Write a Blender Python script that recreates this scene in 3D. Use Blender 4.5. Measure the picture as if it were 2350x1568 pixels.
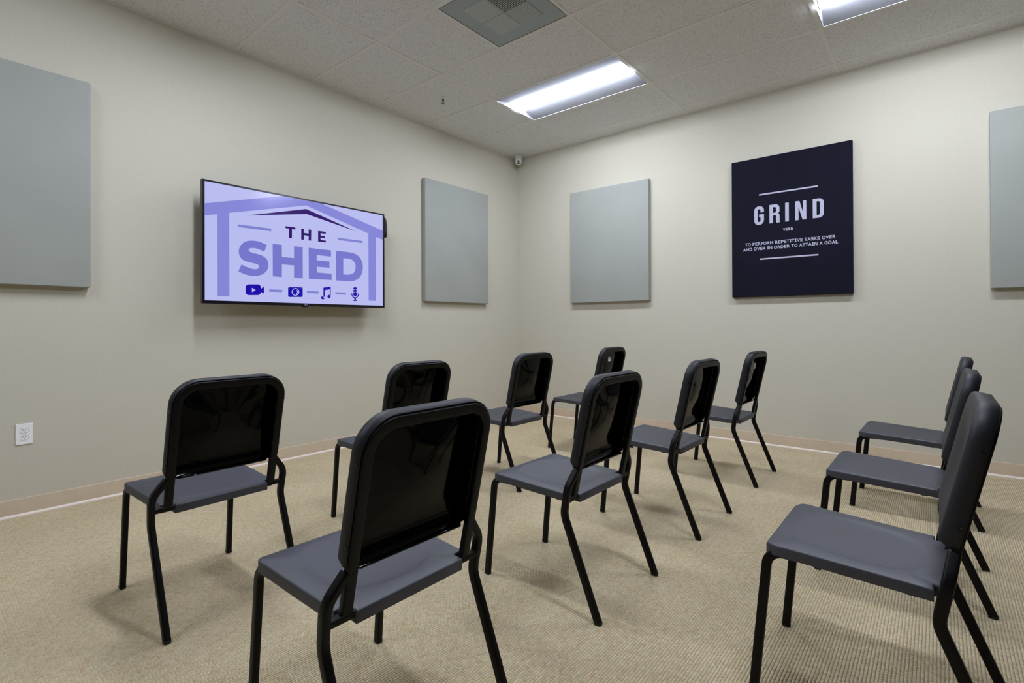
import bpy, bmesh, math, random
from mathutils import Vector, Matrix

for _o in list(bpy.data.objects):
    bpy.data.objects.remove(_o)
SC = bpy.context.scene
COL = SC.collection
R = math.radians

# ------------------------------------------------------------------ camera
H = 3.0443                                   # ceiling height
cam_data = bpy.data.cameras.new('camera')
cam = bpy.data.objects.new('camera', cam_data)
COL.objects.link(cam)
cam_data.sensor_width = 36.0
cam_data.sensor_fit = 'HORIZONTAL'
cam_data.lens = 1178.92 / 2350 * 36.0
cam_data.shift_y = -43.35 / 2350
cam_data.clip_start = 0.02
_yaw, _pit, _rol = -0.692128, 0.003865, -0.003780
_fw = Vector((math.sin(_yaw) * math.cos(_pit), math.cos(_yaw) * math.cos(_pit), math.sin(_pit)))
_rt = Vector((math.cos(_yaw), -math.sin(_yaw), 0))
_up = _rt.cross(_fw)
_r2 = _rt * math.cos(_rol) + _up * math.sin(_rol)
_u2 = _up * math.cos(_rol) - _rt * math.sin(_rol)
_m = Matrix((_r2, _u2, -_fw)).transposed().to_4x4()
_m.translation = Vector((3.91628, -4.83055, 1.04938))
cam.matrix_world = _m
SC.camera = cam

# ------------------------------------------------------------------ world, exposure
w = bpy.data.worlds.new('world')
SC.world = w
w.use_nodes = True
w.node_tree.nodes['Background'].inputs[0].default_value = (0.02, 0.02, 0.02, 1)
vs = SC.view_settings
vs.view_transform = 'Standard'
vs.look = 'None'
vs.gamma = 1.0
vs.use_curve_mapping = False
vs.exposure = 0.0
LAMP_STRENGTH = 57.0
LAMP_COLOR = (0.86, 0.93, 1.05)

# ------------------------------------------------------------------ helpers
def s2l(c):
    return tuple((x / 12.92 if x <= 0.04045 else ((x + 0.055) / 1.055) ** 2.4) for x in [v / 255 for v in c])

def mat(name, color, rough=0.5, spec=0.5, metal=0.0, coat=0.0, emis=None, estr=1.0):
    m = bpy.data.materials.new(name)
    m.use_nodes = True
    b = m.node_tree.nodes['Principled BSDF']
    b.inputs['Base Color'].default_value = (*color, 1)
    b.inputs['Roughness'].default_value = rough
    b.inputs['Specular IOR Level'].default_value = spec
    b.inputs['Metallic'].default_value = metal
    if coat:
        b.inputs['Coat Weight'].default_value = coat
    if emis:
        b.inputs['Emission Color'].default_value = (*emis, 1)
        b.inputs['Emission Strength'].default_value = estr
    return m

class NT:
    """small helper to wire procedural materials"""
    def __init__(self, m):
        self.t = m.node_tree
        self.b = self.t.nodes['Principled BSDF']
    def n(self, kind, **kw):
        nd = self.t.nodes.new(kind)
        for k, v in kw.items():
            setattr(nd, k, v)
        return nd
    def l(self, a, b):
        self.t.links.new(a, b)
    def math(self, op, a, b=None, c=None):
        nd = self.n('ShaderNodeMath', operation=op)
        for i, v in enumerate((a, b, c)):
            if v is None:
                continue
            if isinstance(v, (int, float)):
                nd.inputs[i].default_value = v
            else:
                self.l(v, nd.inputs[i])
        return nd.outputs[0]
    def noise(self, vec, scale, detail=2.0, rough=0.5):
        nd = self.n('ShaderNodeTexNoise')
        nd.inputs['Scale'].default_value = scale
        nd.inputs['Detail'].default_value = detail
        nd.inputs['Roughness'].default_value = rough
        if vec is not None:
            self.l(vec, nd.inputs['Vector'])
        return nd.outputs['Fac'], nd.outputs['Color']
    def ramp(self, fac, stops):
        nd = self.n('ShaderNodeValToRGB')
        cr = nd.color_ramp
        while len(cr.elements) < len(stops):
            cr.elements.new(0.5)
        for e, (p, c) in zip(cr.elements, stops):
            e.position = p
            e.color = (*c, 1)
        self.l(fac, nd.inputs[0])
        return nd.outputs[0]
    def bump(self, h, strength=0.3, dist=0.002):
        nd = self.n('ShaderNodeBump')
        nd.inputs['Strength'].default_value = strength
        nd.inputs['Distance'].default_value = dist
        self.l(h, nd.inputs['Height'])
        self.l(nd.outputs[0], self.b.inputs['Normal'])
    def obj(self):
        return self.n('ShaderNodeTexCoord').outputs['Object']
    def base(self, c):
        self.l(c, self.b.inputs['Base Color'])

def noise_mat(name, c1, c2, scale, rough, bump=0.0, dist=0.001, spec=0.4, detail=2.0):
    m = mat(name, c1, rough, spec)
    t = NT(m)
    o = t.obj()
    f, _ = t.noise(o, scale, detail)
    t.base(t.ramp(f, [(0.3, c1), (0.7, c2)]))
    if bump:
        t.bump(f, bump, dist)
    return m

def newobj(name, me, m=None, parent=None, smooth=False):
    o = bpy.data.objects.new(name, me)
    COL.objects.link(o)
    if m is not None:
        for mm in (m if isinstance(m, (list, tuple)) else [m]):
            me.materials.append(mm)
    if parent is not None:
        o.parent = parent
    if smooth:
        for p in me.polygons:
            p.use_smooth = True
    return o

def tag(o, label, cat, group=None):
    o['label'] = label
    o['category'] = cat
    if group:
        o['group'] = group
    return o

def struct(o):
    o['kind'] = 'structure'
    return o

def thing(name, loc, label, cat, group=None, rz=0.0):
    e = bpy.data.objects.new(name, None)
    e.empty_display_size = 0.1
    COL.objects.link(e)
    e.location = loc
    e.rotation_euler = (0, 0, rz)
    return tag(e, label, cat, group)

def bm_mesh(bm, name='mesh'):
    bmesh.ops.recalc_face_normals(bm, faces=bm.faces)
    me = bpy.data.meshes.new(name)
    bm.to_mesh(me)
    bm.free()
    return me

def add_box(bm, x0, y0, z0, x1, y1, z1, bevel=0.0, seg=2):
    vs_ = [bm.verts.new(p) for p in ((x0, y0, z0), (x1, y0, z0), (x1, y1, z0), (x0, y1, z0),
                                     (x0, y0, z1), (x1, y0, z1), (x1, y1, z1), (x0, y1, z1))]
    fs = [bm.faces.new([vs_[i] for i in f]) for f in
          ((3, 2, 1, 0), (4, 5, 6, 7), (0, 1, 5, 4), (1, 2, 6, 5), (2, 3, 7, 6), (3, 0, 4, 7))]
    if bevel:
        es = list({e for f in fs for e in f.edges})
        bmesh.ops.bevel(bm, geom=es, offset=bevel, segments=seg, affect='EDGES', profile=0.6)

def box(name, a, b, m, parent=None, bevel=0.0, seg=2):
    bm = bmesh.new()
    add_box(bm, *a, *b, bevel, seg)
    return newobj(name, bm_mesh(bm, name), m, parent)

def loft(bm, loops, cap0=True, cap1=True, closed=True):
    rows = [[bm.verts.new(p) for p in lp] for lp in loops]
    n = len(rows[0])
    for a, b in zip(rows[:-1], rows[1:]):
        for i in range(n if closed else n - 1):
            j = (i + 1) % n
            bm.faces.new((a[i], a[j], b[j], b[i]))
    if cap0:
        bm.faces.new(list(reversed(rows[0])))
    if cap1:
        bm.faces.new(rows[-1])
    return rows

def rrect(wd, ht, r, n=3):
    """rounded rectangle profile, centred"""
    out = []
    for cx, cy, a in ((wd / 2 - r, ht / 2 - r, 0), (-wd / 2 + r, ht / 2 - r, 90),
                      (-wd / 2 + r, -ht / 2 + r, 180), (wd / 2 - r, -ht / 2 + r, 270)):
        for i in range(n + 1):
            t = R(a + 90 * i / n)
            out.append((cx + r * math.cos(t), cy + r * math.sin(t)))
    return out

def fillet(pts, rad, n=6):
    """round the corners of a polyline; rad is one value or one per inner point"""
    pts = [Vector(p) for p in pts]
    out = [pts[0]]
    for i in range(1, len(pts) - 1):
        r = rad[i - 1] if isinstance(rad, (list, tuple)) else rad
        a, b, c = pts[i - 1], pts[i], pts[i + 1]
        u, v = (a - b), (c - b)
        lu, lv = u.length, v.length
        u.normalize(); v.normalize()
        ang = u.angle(v)
        if ang > R(179):
            out.append(b); continue
        d = min(r / math.tan(ang / 2), lu * 0.49, lv * 0.49)
        p, q = b + u * d, b + v * d
        for k in range(n + 1):
            t = k / n
            # circular-ish arc by quadratic bezier with weight
            wgt = math.sin(ang / 2)
            den = (1 - t) ** 2 + 2 * wgt * t * (1 - t) + t * t
            out.append(((1 - t) ** 2 * p + 2 * wgt * t * (1 - t) * b + t * t * q) / den)
    out.append(pts[-1])
    return out

def sweep(bm, path, prof, side, round_ends=(0, 0)):
    """sweep 2D profile (first axis along 'side') along path"""
    side = Vector(side)
    path = [Vector(p) for p in path]
    loops = []
    n = len(path)
    for i, p in enumerate(path):
        t = (path[min(i + 1, n - 1)] - path[max(i - 1, 0)]).normalized()
        s = (side - t * side.dot(t)).normalized()
        nn = t.cross(s)
        loops.append([tuple(p + s * a + nn * b) for a, b in prof])
    loft(bm, loops)

def tube(name, path, wd, ht, r, side, m, parent):
    bm = bmesh.new()
    sweep(bm, path, rrect(wd, ht, r), side)
    o = newobj(name, bm_mesh(bm, name), m, parent, smooth=True)
    me = o.data
    me.set_sharp_from_angle(angle=R(50))
    return o

def flat_shapes(name, shapes, depth, m, parent, xform):
    """shapes: list of [outer, hole, ...] loops of 2D points, filled and given a hair of thickness"""
    cu = bpy.data.curves.new('shape', 'CURVE')
    cu.dimensions = '2D'
    cu.fill_mode = 'BOTH'
    cu.extrude = depth / 2
    for sh in shapes:
        for lp in sh:
            sp = cu.splines.new('POLY')
            sp.points.add(len(lp) - 1)
            for q, pt in zip(sp.points, lp):
                q.co = (pt[0], pt[1], 0, 1)
            sp.use_cyclic_u = True
    return curve_to_mesh(name, cu, m, parent, xform)

def curve_to_mesh(name, cu, m, parent, xform):
    tmp = bpy.data.objects.new('tmp', cu)
    COL.objects.link(tmp)
    dg = bpy.context.evaluated_depsgraph_get()
    dg.update()
    me = bpy.data.meshes.new_from_object(tmp.evaluated_get(dg))
    bpy.data.objects.remove(tmp)
    bpy.data.curves.remove(cu)
    me.materials.clear()
    me.transform(xform)
    return newobj(name, me, m, parent)

def text_shape(name, body, width, height, depth, m, parent, xform, bold=0.0, center=(0, 0)):
    """lettering fitted to a width x height box"""
    cu = bpy.data.curves.new('text', 'FONT')
    cu.body = body
    cu.size = 1.0
    cu.offset = bold
    cu.extrude = 0.001
    tmp = bpy.data.objects.new('tmp', cu)
    COL.objects.link(tmp)
    dg = bpy.context.evaluated_depsgraph_get()
    dg.update()
    me = bpy.data.meshes.new_from_object(tmp.evaluated_get(dg))
    bpy.data.objects.remove(tmp)
    bpy.data.curves.remove(cu)
    me.materials.clear()
    xs = [v.co.x for v in me.vertices]; ys = [v.co.y for v in me.vertices]
    x0, x1, y0, y1 = min(xs), max(xs), min(ys), max(ys)
    for v in me.vertices:
        v.co.x = (v.co.x - (x0 + x1) / 2) * width / (x1 - x0) + center[0]
        v.co.y = (v.co.y - (y0 + y1) / 2) * height / (y1 - y0) + center[1]
        v.co.z = v.co.z / 0.001 * depth / 2
    me.transform(xform)
    return newobj(name, me, m, parent)

# wide bold sans capitals: (advance, left gap, right gap) in 1/2048 em, cap height 1489
ADV = dict(A=(1590, 10, 10), B=(1561, 150, 80), D=(1700, 150, 85), E=(1399, 150, 80), F=(1332, 150, 60), G=(1661, 80, 110),
           I=(1118, 110, 110), K=(1579, 150, 0), L=(1306, 150, 50), M=(1939, 150, 150), N=(1734, 150, 150), O=(1741, 80, 80),
           P=(1501, 150, 70), R=(1602, 150, 0), S=(1455, 80, 75), T=(1396, 40, 40), V=(1565, 10, 10))
def text_line(body, width, height, depth, m, parent, xform, center):
    total = sum(ADV[c][0] if c != ' ' else 700 for c in body)
    k = width / total
    x = -total / 2
    bm = bmesh.new()
    for c in body:
        if c == ' ':
            x += 700
            continue
        ad, lg, rg = ADV[c]
        x0, x1 = (x + lg) * k, (x + ad - rg) * k
        hh = height * (1.03 if c in 'OGS' else 1.0)
        if c == 'I':
            w_, q, mid = (x1 - x0), height * 0.18, 0.36
            cx = (x0 + x1) / 2
            st_ = height * 0.135
            lp = [(x0, 0), (x1, 0), (x1, q), (cx + st_, q), (cx + st_, height - q), (x1, height - q), (x1, height), (x0, height), (x0, height - q), (cx - st_, height - q), (cx - st_, q), (x0, q)]
            o = flat_shapes('glyph', [[[(a + center[0], b - height / 2 + center[1]) for a, b in lp]]], depth, m, None, Matrix.Identity(4))
        else:
            o = text_shape('glyph', c, x1 - x0, hh, depth, m, None, Matrix.Identity(4), 0.026, ((x0 + x1) / 2 + center[0], center[1]))
        bm.from_mesh(o.data)
        me = o.data
        bpy.data.objects.remove(o)
        bpy.data.meshes.remove(me)
        x += ad
    me = bpy.data.meshes.new('lettering')
    bm.to_mesh(me)
    bm.free()
    me.transform(xform)
    return newobj('lettering', me, m, parent)

# ------------------------------------------------------------------ materials
# painted drywall with a faint roller texture
M_WALL = noise_mat('wall_paint', s2l((199, 194, 180)), s2l((196, 191, 176)), 60, 0.75, 0.06, 0.001, 0.25)
M_WALL_DARK = noise_mat('unseen_wall_darkened', s2l((52, 50, 48)), s2l((49, 47, 45)), 60, 0.75, 0.06, 0.001, 0.25)  # unseen walls, darkened so that little light bounces back into the room
M_BASE = noise_mat('rubber_base', s2l((208, 190, 167)), s2l((203, 185, 162)), 15, 0.55, 0.0, 0.001, 0.35)
M_TOE = mat('base_toe', s2l((226, 214, 204)), 0.5, 0.4)

def ceiling_mat():
    m = mat('acoustic_tile', s2l((205, 200, 190)), 0.95, 0.1)
    t = NT(m)
    o = t.obj()
    f1, _ = t.noise(o, 120, 3.0, 0.65)
    f2, _ = t.noise(o, 300, 2.0, 0.6)
    mix = t.math('ADD', t.math('MULTIPLY', f1, 0.6), t.math('MULTIPLY', f2, 0.4))
    t.base(t.ramp(mix, [(0.37, s2l((158, 157, 156))), (0.44, s2l((217, 217, 219))), (0.60, s2l((229, 229, 231)))]))
    t.bump(mix, 0.45, 0.002)
    return m
M_TILE = ceiling_mat()
M_TEE = mat('grid_white', s2l((222, 221, 219)), 0.5, 0.3)

def carpet_mat():
    m = mat('loop_carpet', (0.3, 0.26, 0.18), 0.95, 0.08)
    t = NT(m)
    o = t.obj()
    sp = t.n('ShaderNodeSeparateXYZ')
    t.l(o, sp.inputs[0])
    wob, wobc = t.noise(o, 26, 2.0)
    sw = t.n('ShaderNodeSeparateXYZ')
    t.l(wobc, sw.inputs[0])
    x = t.math('ADD', t.math('DIVIDE', sp.outputs[0], 0.0094), t.math('MULTIPLY', sw.outputs[0], 0.25))
    row = t.math('FLOOR', x)
    fx = t.math('FRACT', x)
    wn = t.n('ShaderNodeTexWhiteNoise', noise_dimensions='1D')
    t.l(row, wn.inputs['W'])
    y = t.math('ADD', t.math('ADD', t.math('DIVIDE', sp.outputs[1], 0.0100), t.math('MULTIPLY', wn.outputs[0], 0.4)),
               t.math('MULTIPLY', sw.outputs[1], 0.6))
    cell = t.math('FLOOR', y)
    fy = t.math('FRACT', y)
    hx = t.math('SINE', t.math('MULTIPLY', fx, math.pi))
    hy = t.math('SINE', t.math('MULTIPLY', fy, math.pi))
    h = t.math('POWER', t.math('MULTIPLY', hx, t.math('ADD', t.math('MULTIPLY', hy, 0.68), 0.32)), 0.6)
    cb = t.n('ShaderNodeCombineXYZ')
    t.l(row, cb.inputs[0]); t.l(cell, cb.inputs[1])
    w2 = t.n('ShaderNodeTexWhiteNoise', noise_dimensions='2D')
    t.l(cb.outputs[0], w2.inputs['Vector'])
    fine, _ = t.noise(o, 420, 3.0, 0.7)
    hh = t.math('ADD', h, t.math('MULTIPLY', fine, 0.5))
    t.bump(hh, 1.0, 0.0065)
    yarn = t.ramp(w2.outputs[0], [(0.0, s2l((213, 186, 146))), (0.03, s2l((215, 192, 150))), (0.14, s2l((224, 202, 163))), (0.35, s2l((229, 209, 170))),
                                  (0.6, s2l((222, 203, 166))), (0.8, s2l((231, 214, 178))), (0.92, s2l((214, 200, 150))),
                                  (0.965, s2l((210, 203, 164))), (0.985, s2l((214, 206, 180)))])
    yarn.node.color_ramp.interpolation = 'CONSTANT'
    # fibre flecks and a soft wear mottling
    big, _ = t.noise(o, 2.2, 3.0)
    fl = t.ramp(fine, [(0.3, (0.74, 0.72, 0.68)), (0.5, (1, 1, 1)), (0.75, (1.08, 1.08, 1.1))])
    mt = t.ramp(big, [(0.3, (0.93, 0.93, 0.92)), (0.7, (1.04, 1.04, 1.05))])
    mx = t.n('ShaderNodeMix', data_type='RGBA', blend_type='MULTIPLY'); mx.inputs[0].default_value = 1
    t.l(yarn, mx.inputs[6]); t.l(fl, mx.inputs[7])
    my = t.n('ShaderNodeMix', data_type='RGBA', blend_type='MULTIPLY'); my.inputs[0].default_value = 1
    t.l(mx.outputs[2], my.inputs[6]); t.l(mt, my.inputs[7])
    t.base(my.outputs[2])
    t.b.inputs['Sheen Weight'].default_value = 0.15
    return m
M_CARPET = carpet_mat()

def fabric_mat(name, c1, c2, scale=900):
    m = mat(name, c1, 0.9, 0.15)
    t = NT(m)
    o = t.obj()
    mp = t.n('ShaderNodeMapping')
    t.l(o, mp.inputs[0])
    f, _ = t.noise(mp.outputs[0], scale, 2.0, 0.6)
    g, _ = t.noise(o, 3.0, 2.0)
    mixf = t.math('ADD', t.math('MULTIPLY', f, 0.5), t.math('MULTIPLY', g, 0.5))
    t.base(t.ramp(mixf, [(0.35, c1), (0.65, c2)]))
    t.bump(f, 0.15, 0.0006)
    return m
M_PANEL = fabric_mat('grey_panel_fabric', s2l((155, 158, 153)), s2l((161, 164, 159)))
M_POSTER = fabric_mat('navy_canvas', s2l((19, 18, 33)), s2l((23, 22, 38)))
M_PRINT = mat('pale_print', s2l((182, 182, 204)), 0.8, 0.15)

# chairs
def plastic_mat(name, c1, c2, spec):
    m = mat(name, s2l(c1), 0.52, spec)
    t = NT(m)
    o = t.obj()
    f, _ = t.noise(o, 700, 2.0, 0.6)
    g, _ = t.noise(o, 9, 3.0, 0.6)
    t.base(t.ramp(g, [(0.3, s2l(c1)), (0.7, s2l(c2))]))
    t.bump(f, 0.12, 0.0005)
    r = t.math('ADD', t.math('MULTIPLY', g, 0.12), 0.50)
    t.l(r, t.b.inputs['Roughness'])
    return m
M_SEAT = plastic_mat('charcoal_plastic_lit', (31, 33, 46), (36, 38, 53), 1.0)  # base colour raised for the lit seat tops
M_SHELL = plastic_mat('charcoal_plastic_shaded', (15, 16, 26), (18, 19, 30), 0.5)  # same plastic as the seat, colour darkened for the shaded shell sides
M_SHELLBACK = mat('gloss_black_plastic', s2l((2, 2, 2)), 0.07, 0.13)
def frame_mat():
    m = mat('black_powder_coat', s2l((7, 7, 8)), 0.42, 0.2)
    t = NT(m)
    o = t.obj()
    f, _ = t.noise(o, 500, 2.0, 0.6)
    t.bump(f, 0.1, 0.0004)
    g, _ = t.noise(o, 22, 4.0, 0.7)
    t.base(t.ramp(g, [(0.35, s2l((4, 4, 5))), (0.72, s2l((10, 10, 12)))]))
    return m
M_FRAME = frame_mat()
M_GLIDE = mat('black_nylon', s2l((15, 15, 16)), 0.6, 0.4)
M_SCREW = mat('dark_screw', s2l((40, 40, 42)), 0.35, 0.5, 0.8)
M_STICKER = mat('white_sticker', s2l((215, 215, 210)), 0.6, 0.3)
M_INK = mat('sticker_ink', s2l((60, 60, 62)), 0.6, 0.3)

M_WHITE = mat('white_plastic', s2l((242, 242, 244)), 0.35, 0.5)
M_CAMWHITE = mat('camera_white', s2l((215, 214, 210)), 0.4, 0.5)
M_BLACK = mat('black_plastic', s2l((12, 12, 14)), 0.3, 0.5)
M_GAP = mat('socket_gap', s2l((120, 120, 122)), 0.6, 0.3)
M_SLOT = mat('dark_slot', s2l((25, 24, 24)), 0.6, 0.3)
M_BEZEL = mat('tv_bezel', s2l((14, 12, 22)), 0.25, 0.5)
M_STEEL = mat('brushed_steel', s2l((150, 150, 150)), 0.35, 0.5, 0.9)
M_BRASS = mat('sprinkler_metal', s2l((120, 116, 108)), 0.4, 0.5, 0.7)
M_REFL = mat('troffer_reflector', s2l((138, 139, 146)), 1.0, 0.0)
M_RIM = mat('troffer_rim', s2l((215, 216, 220)), 0.45, 0.4)
M_LENS = mat('lamp_lens', (0.9, 0.9, 0.9), 0.4, 0.3, emis=LAMP_COLOR, estr=LAMP_STRENGTH)
def diffuser_mat(name, a, b, scale):
    m = mat(name, a, 0.5, 0.4)
    t = NT(m)
    o = t.obj()
    v = t.n('ShaderNodeTexVoronoi')
    v.inputs['Scale'].default_value = scale
    v.inputs['Randomness'].default_value = 0.0
    t.l(o, v.inputs['Vector'])
    t.base(t.ramp(v.outputs['Distance'], [(0.28, b), (0.36, a)]))
    return m
M_PERF = diffuser_mat('perforated_metal', s2l((172, 184, 190)), s2l((108, 116, 120)), 160)
M_PERF2 = mat('louvre_metal', s2l((170, 178, 180)), 0.5, 0.4)
M_LOUVRE = mat('louvre_back', s2l((150, 158, 158)), 0.6, 0.3)
M_TRIMD = mat('diffuser_edge', s2l((112, 118, 120)), 0.6, 0.3)
M_DUCT = mat('duct_dark', s2l((70, 74, 72)), 0.8, 0.2)

# ------------------------------------------------------------------ room shell
X1, Y1 = 6.45, -7.2                           # far sides behind the camera
def wallbox(name, a, b, m):
    return struct(box(name, a, b, m))
wallbox('floor', (-0.15, Y1 - 0.15, -0.12), (X1 + 0.15, 0.15, 0.0), M_CARPET)
TZ = H + 0.0028                                # tile face sits just above the grid face
wallbox('ceiling', (-0.15, Y1 - 0.15, TZ), (X1 + 0.15, 0.15, TZ + 0.10), M_TILE)
wallbox('wall_left', (-0.15, Y1 - 0.15, 0), (0, 0.15, TZ), M_WALL)
wallbox('wall_back', (0, 0, 0), (X1 + 0.15, 0.15, TZ), M_WALL)
wallbox('wall_right', (X1, Y1, 0), (X1 + 0.15, 0, TZ), M_WALL_DARK)
wallbox('wall_front', (0, Y1 - 0.15, 0), (X1 + 0.15, Y1, TZ), M_WALL_DARK)

# vinyl cove base: a flat strip with a pale toe
def baseboard(name, p, q, inward):
    """p->q along the wall foot, inward = unit vector into the room"""
    p, q, n = Vector(p), Vector(q), Vector(inward)
    for nm, prof, m in ((name, [(0, 0.0135), (0.004, 0.0135), (0.0045, 0.04), (0.0035, 0.094), (0.002, 0.0985), (0, 0.0985)], M_BASE),
                        (name.replace('baseboard', 'trim_toe'), [(0, 0.0), (0.014, 0.0), (0.0135, 0.005), (0.009, 0.011), (0.0042, 0.0138), (0, 0.0138)], M_TOE)):
        bm = bmesh.new()
        loft(bm, [[tuple(e + n * a + Vector((0, 0, b))) for a, b in prof] for e in (p, q)])
        struct(newobj(nm, bm_mesh(bm, nm), m))
baseboard('baseboard_left', (0, Y1, 0), (0, -0.0045, 0), (1, 0, 0))
baseboard('baseboard_back', (0.0045, 0, 0), (X1, 0, 0), (0, -1, 0))
baseboard('baseboard_right', (X1, -0.0045, 0), (X1, Y1, 0), (-1, 0, 0))
baseboard('baseboard_front', (0.0045, Y1, 0), (X1 - 0.0045, Y1, 0), (0, 1, 0))

# ceiling grid
T = 0.6096
GX = 0.8774
GY = -0.2058
TEE = 0.024
gx = [GX + i * 2 * T for i in range(0, 6) if GX + i * 2 * T < X1]
gy = [GY - j * T for j in range(0, 13) if GY - j * T > Y1]
# openings in the grid: lights (2x4) and the air diffuser (2x2)
LIGHTS = [(0, 1), (2, 1), (0, 5), (2, 5), (0, 9)]
bm = bmesh.new()
for x in gx:
    add_box(bm, x - TEE / 2, Y1, H, x + TEE / 2, 0, TZ + 0.001)
for y in gy:
    edges = [0.0] + gx + [X1]
    for a, b in zip(edges[:-1], edges[1:]):
        add_box(bm, a + (TEE / 2 if a > 0 else 0), y - TEE / 2, H, b - (TEE / 2 if b < X1 else 0), y + TEE / 2, TZ + 0.001)
XD = GX + 2 * T - T                            # short tee beside the diffuser
add_box(bm, XD - TEE / 2, gy[4] + TEE / 2, H, XD + TEE / 2, gy[3] - TEE / 2, TZ + 0.001)
struct(newobj('trim_ceiling_grid', bm_mesh(bm), M_TEE))
# wall angle
bm = bmesh.new()
A_ = 0.02
add_box(bm, 0, Y1, H - 0.0005, A_, 0, TZ); add_box(bm, 0.0, Y1, H - 0.002, 0.0015, 0, TZ)
add_box(bm, A_, -A_, H - 0.0005, X1 - A_, 0, TZ)
add_box(bm, X1 - A_, Y1, H - 0.0005, X1, 0, TZ)
add_box(bm, A_, Y1, H - 0.0005, X1 - A_, Y1 + A_, TZ)
struct(newobj('trim_wall_angle', bm_mesh(bm), M_TEE))

# the ceiling slab gets real holes where the troffers are recessed
ceil = bpy.data.objects['ceiling']
def rebuild_ceiling():
    xs = sorted({-0.15, X1 + 0.15} | {v for i, j in LIGHTS for v in (gx[i] + TEE / 2 - 0.004, gx[i] + 2 * T - TEE / 2 + 0.004)})
    ys = sorted({Y1 - 0.15, 0.15} | {v for i, j in LIGHTS for v in (gy[j] - TEE / 2 + 0.004, gy[j] - T + TEE / 2 - 0.004)})
    holes = [(gx[i], gx[i] + 2 * T, gy[j] - T, gy[j]) for i, j in LIGHTS]
    bm = bmesh.new()
    for a, b in zip(xs[:-1], xs[1:]):
        for c, d in zip(ys[:-1], ys[1:]):
            mx, my = (a + b) / 2, (c + d) / 2
            if any(h[0] < mx < h[1] and h[2] < my < h[3] for h in holes):
                continue
            add_box(bm, a, c, TZ, b, d, TZ + 0.10)
    bmesh.ops.remove_doubles(bm, verts=bm.verts, dist=1e-5)
    seen = {}
    kill = []
    for f in bm.faces:
        k = tuple(round(v, 4) for v in f.calc_center_median())
        if k in seen:
            kill += [f, seen[k]]
        seen[k] = f
    bmesh.ops.delete(bm, geom=list(set(kill)), context='FACES_ONLY')
    me = bm_mesh(bm, 'ceiling')
    me.materials.append(M_TILE)
    old = ceil.data
    ceil.data = me
    bpy.data.meshes.remove(old)
rebuild_ceiling()

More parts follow.
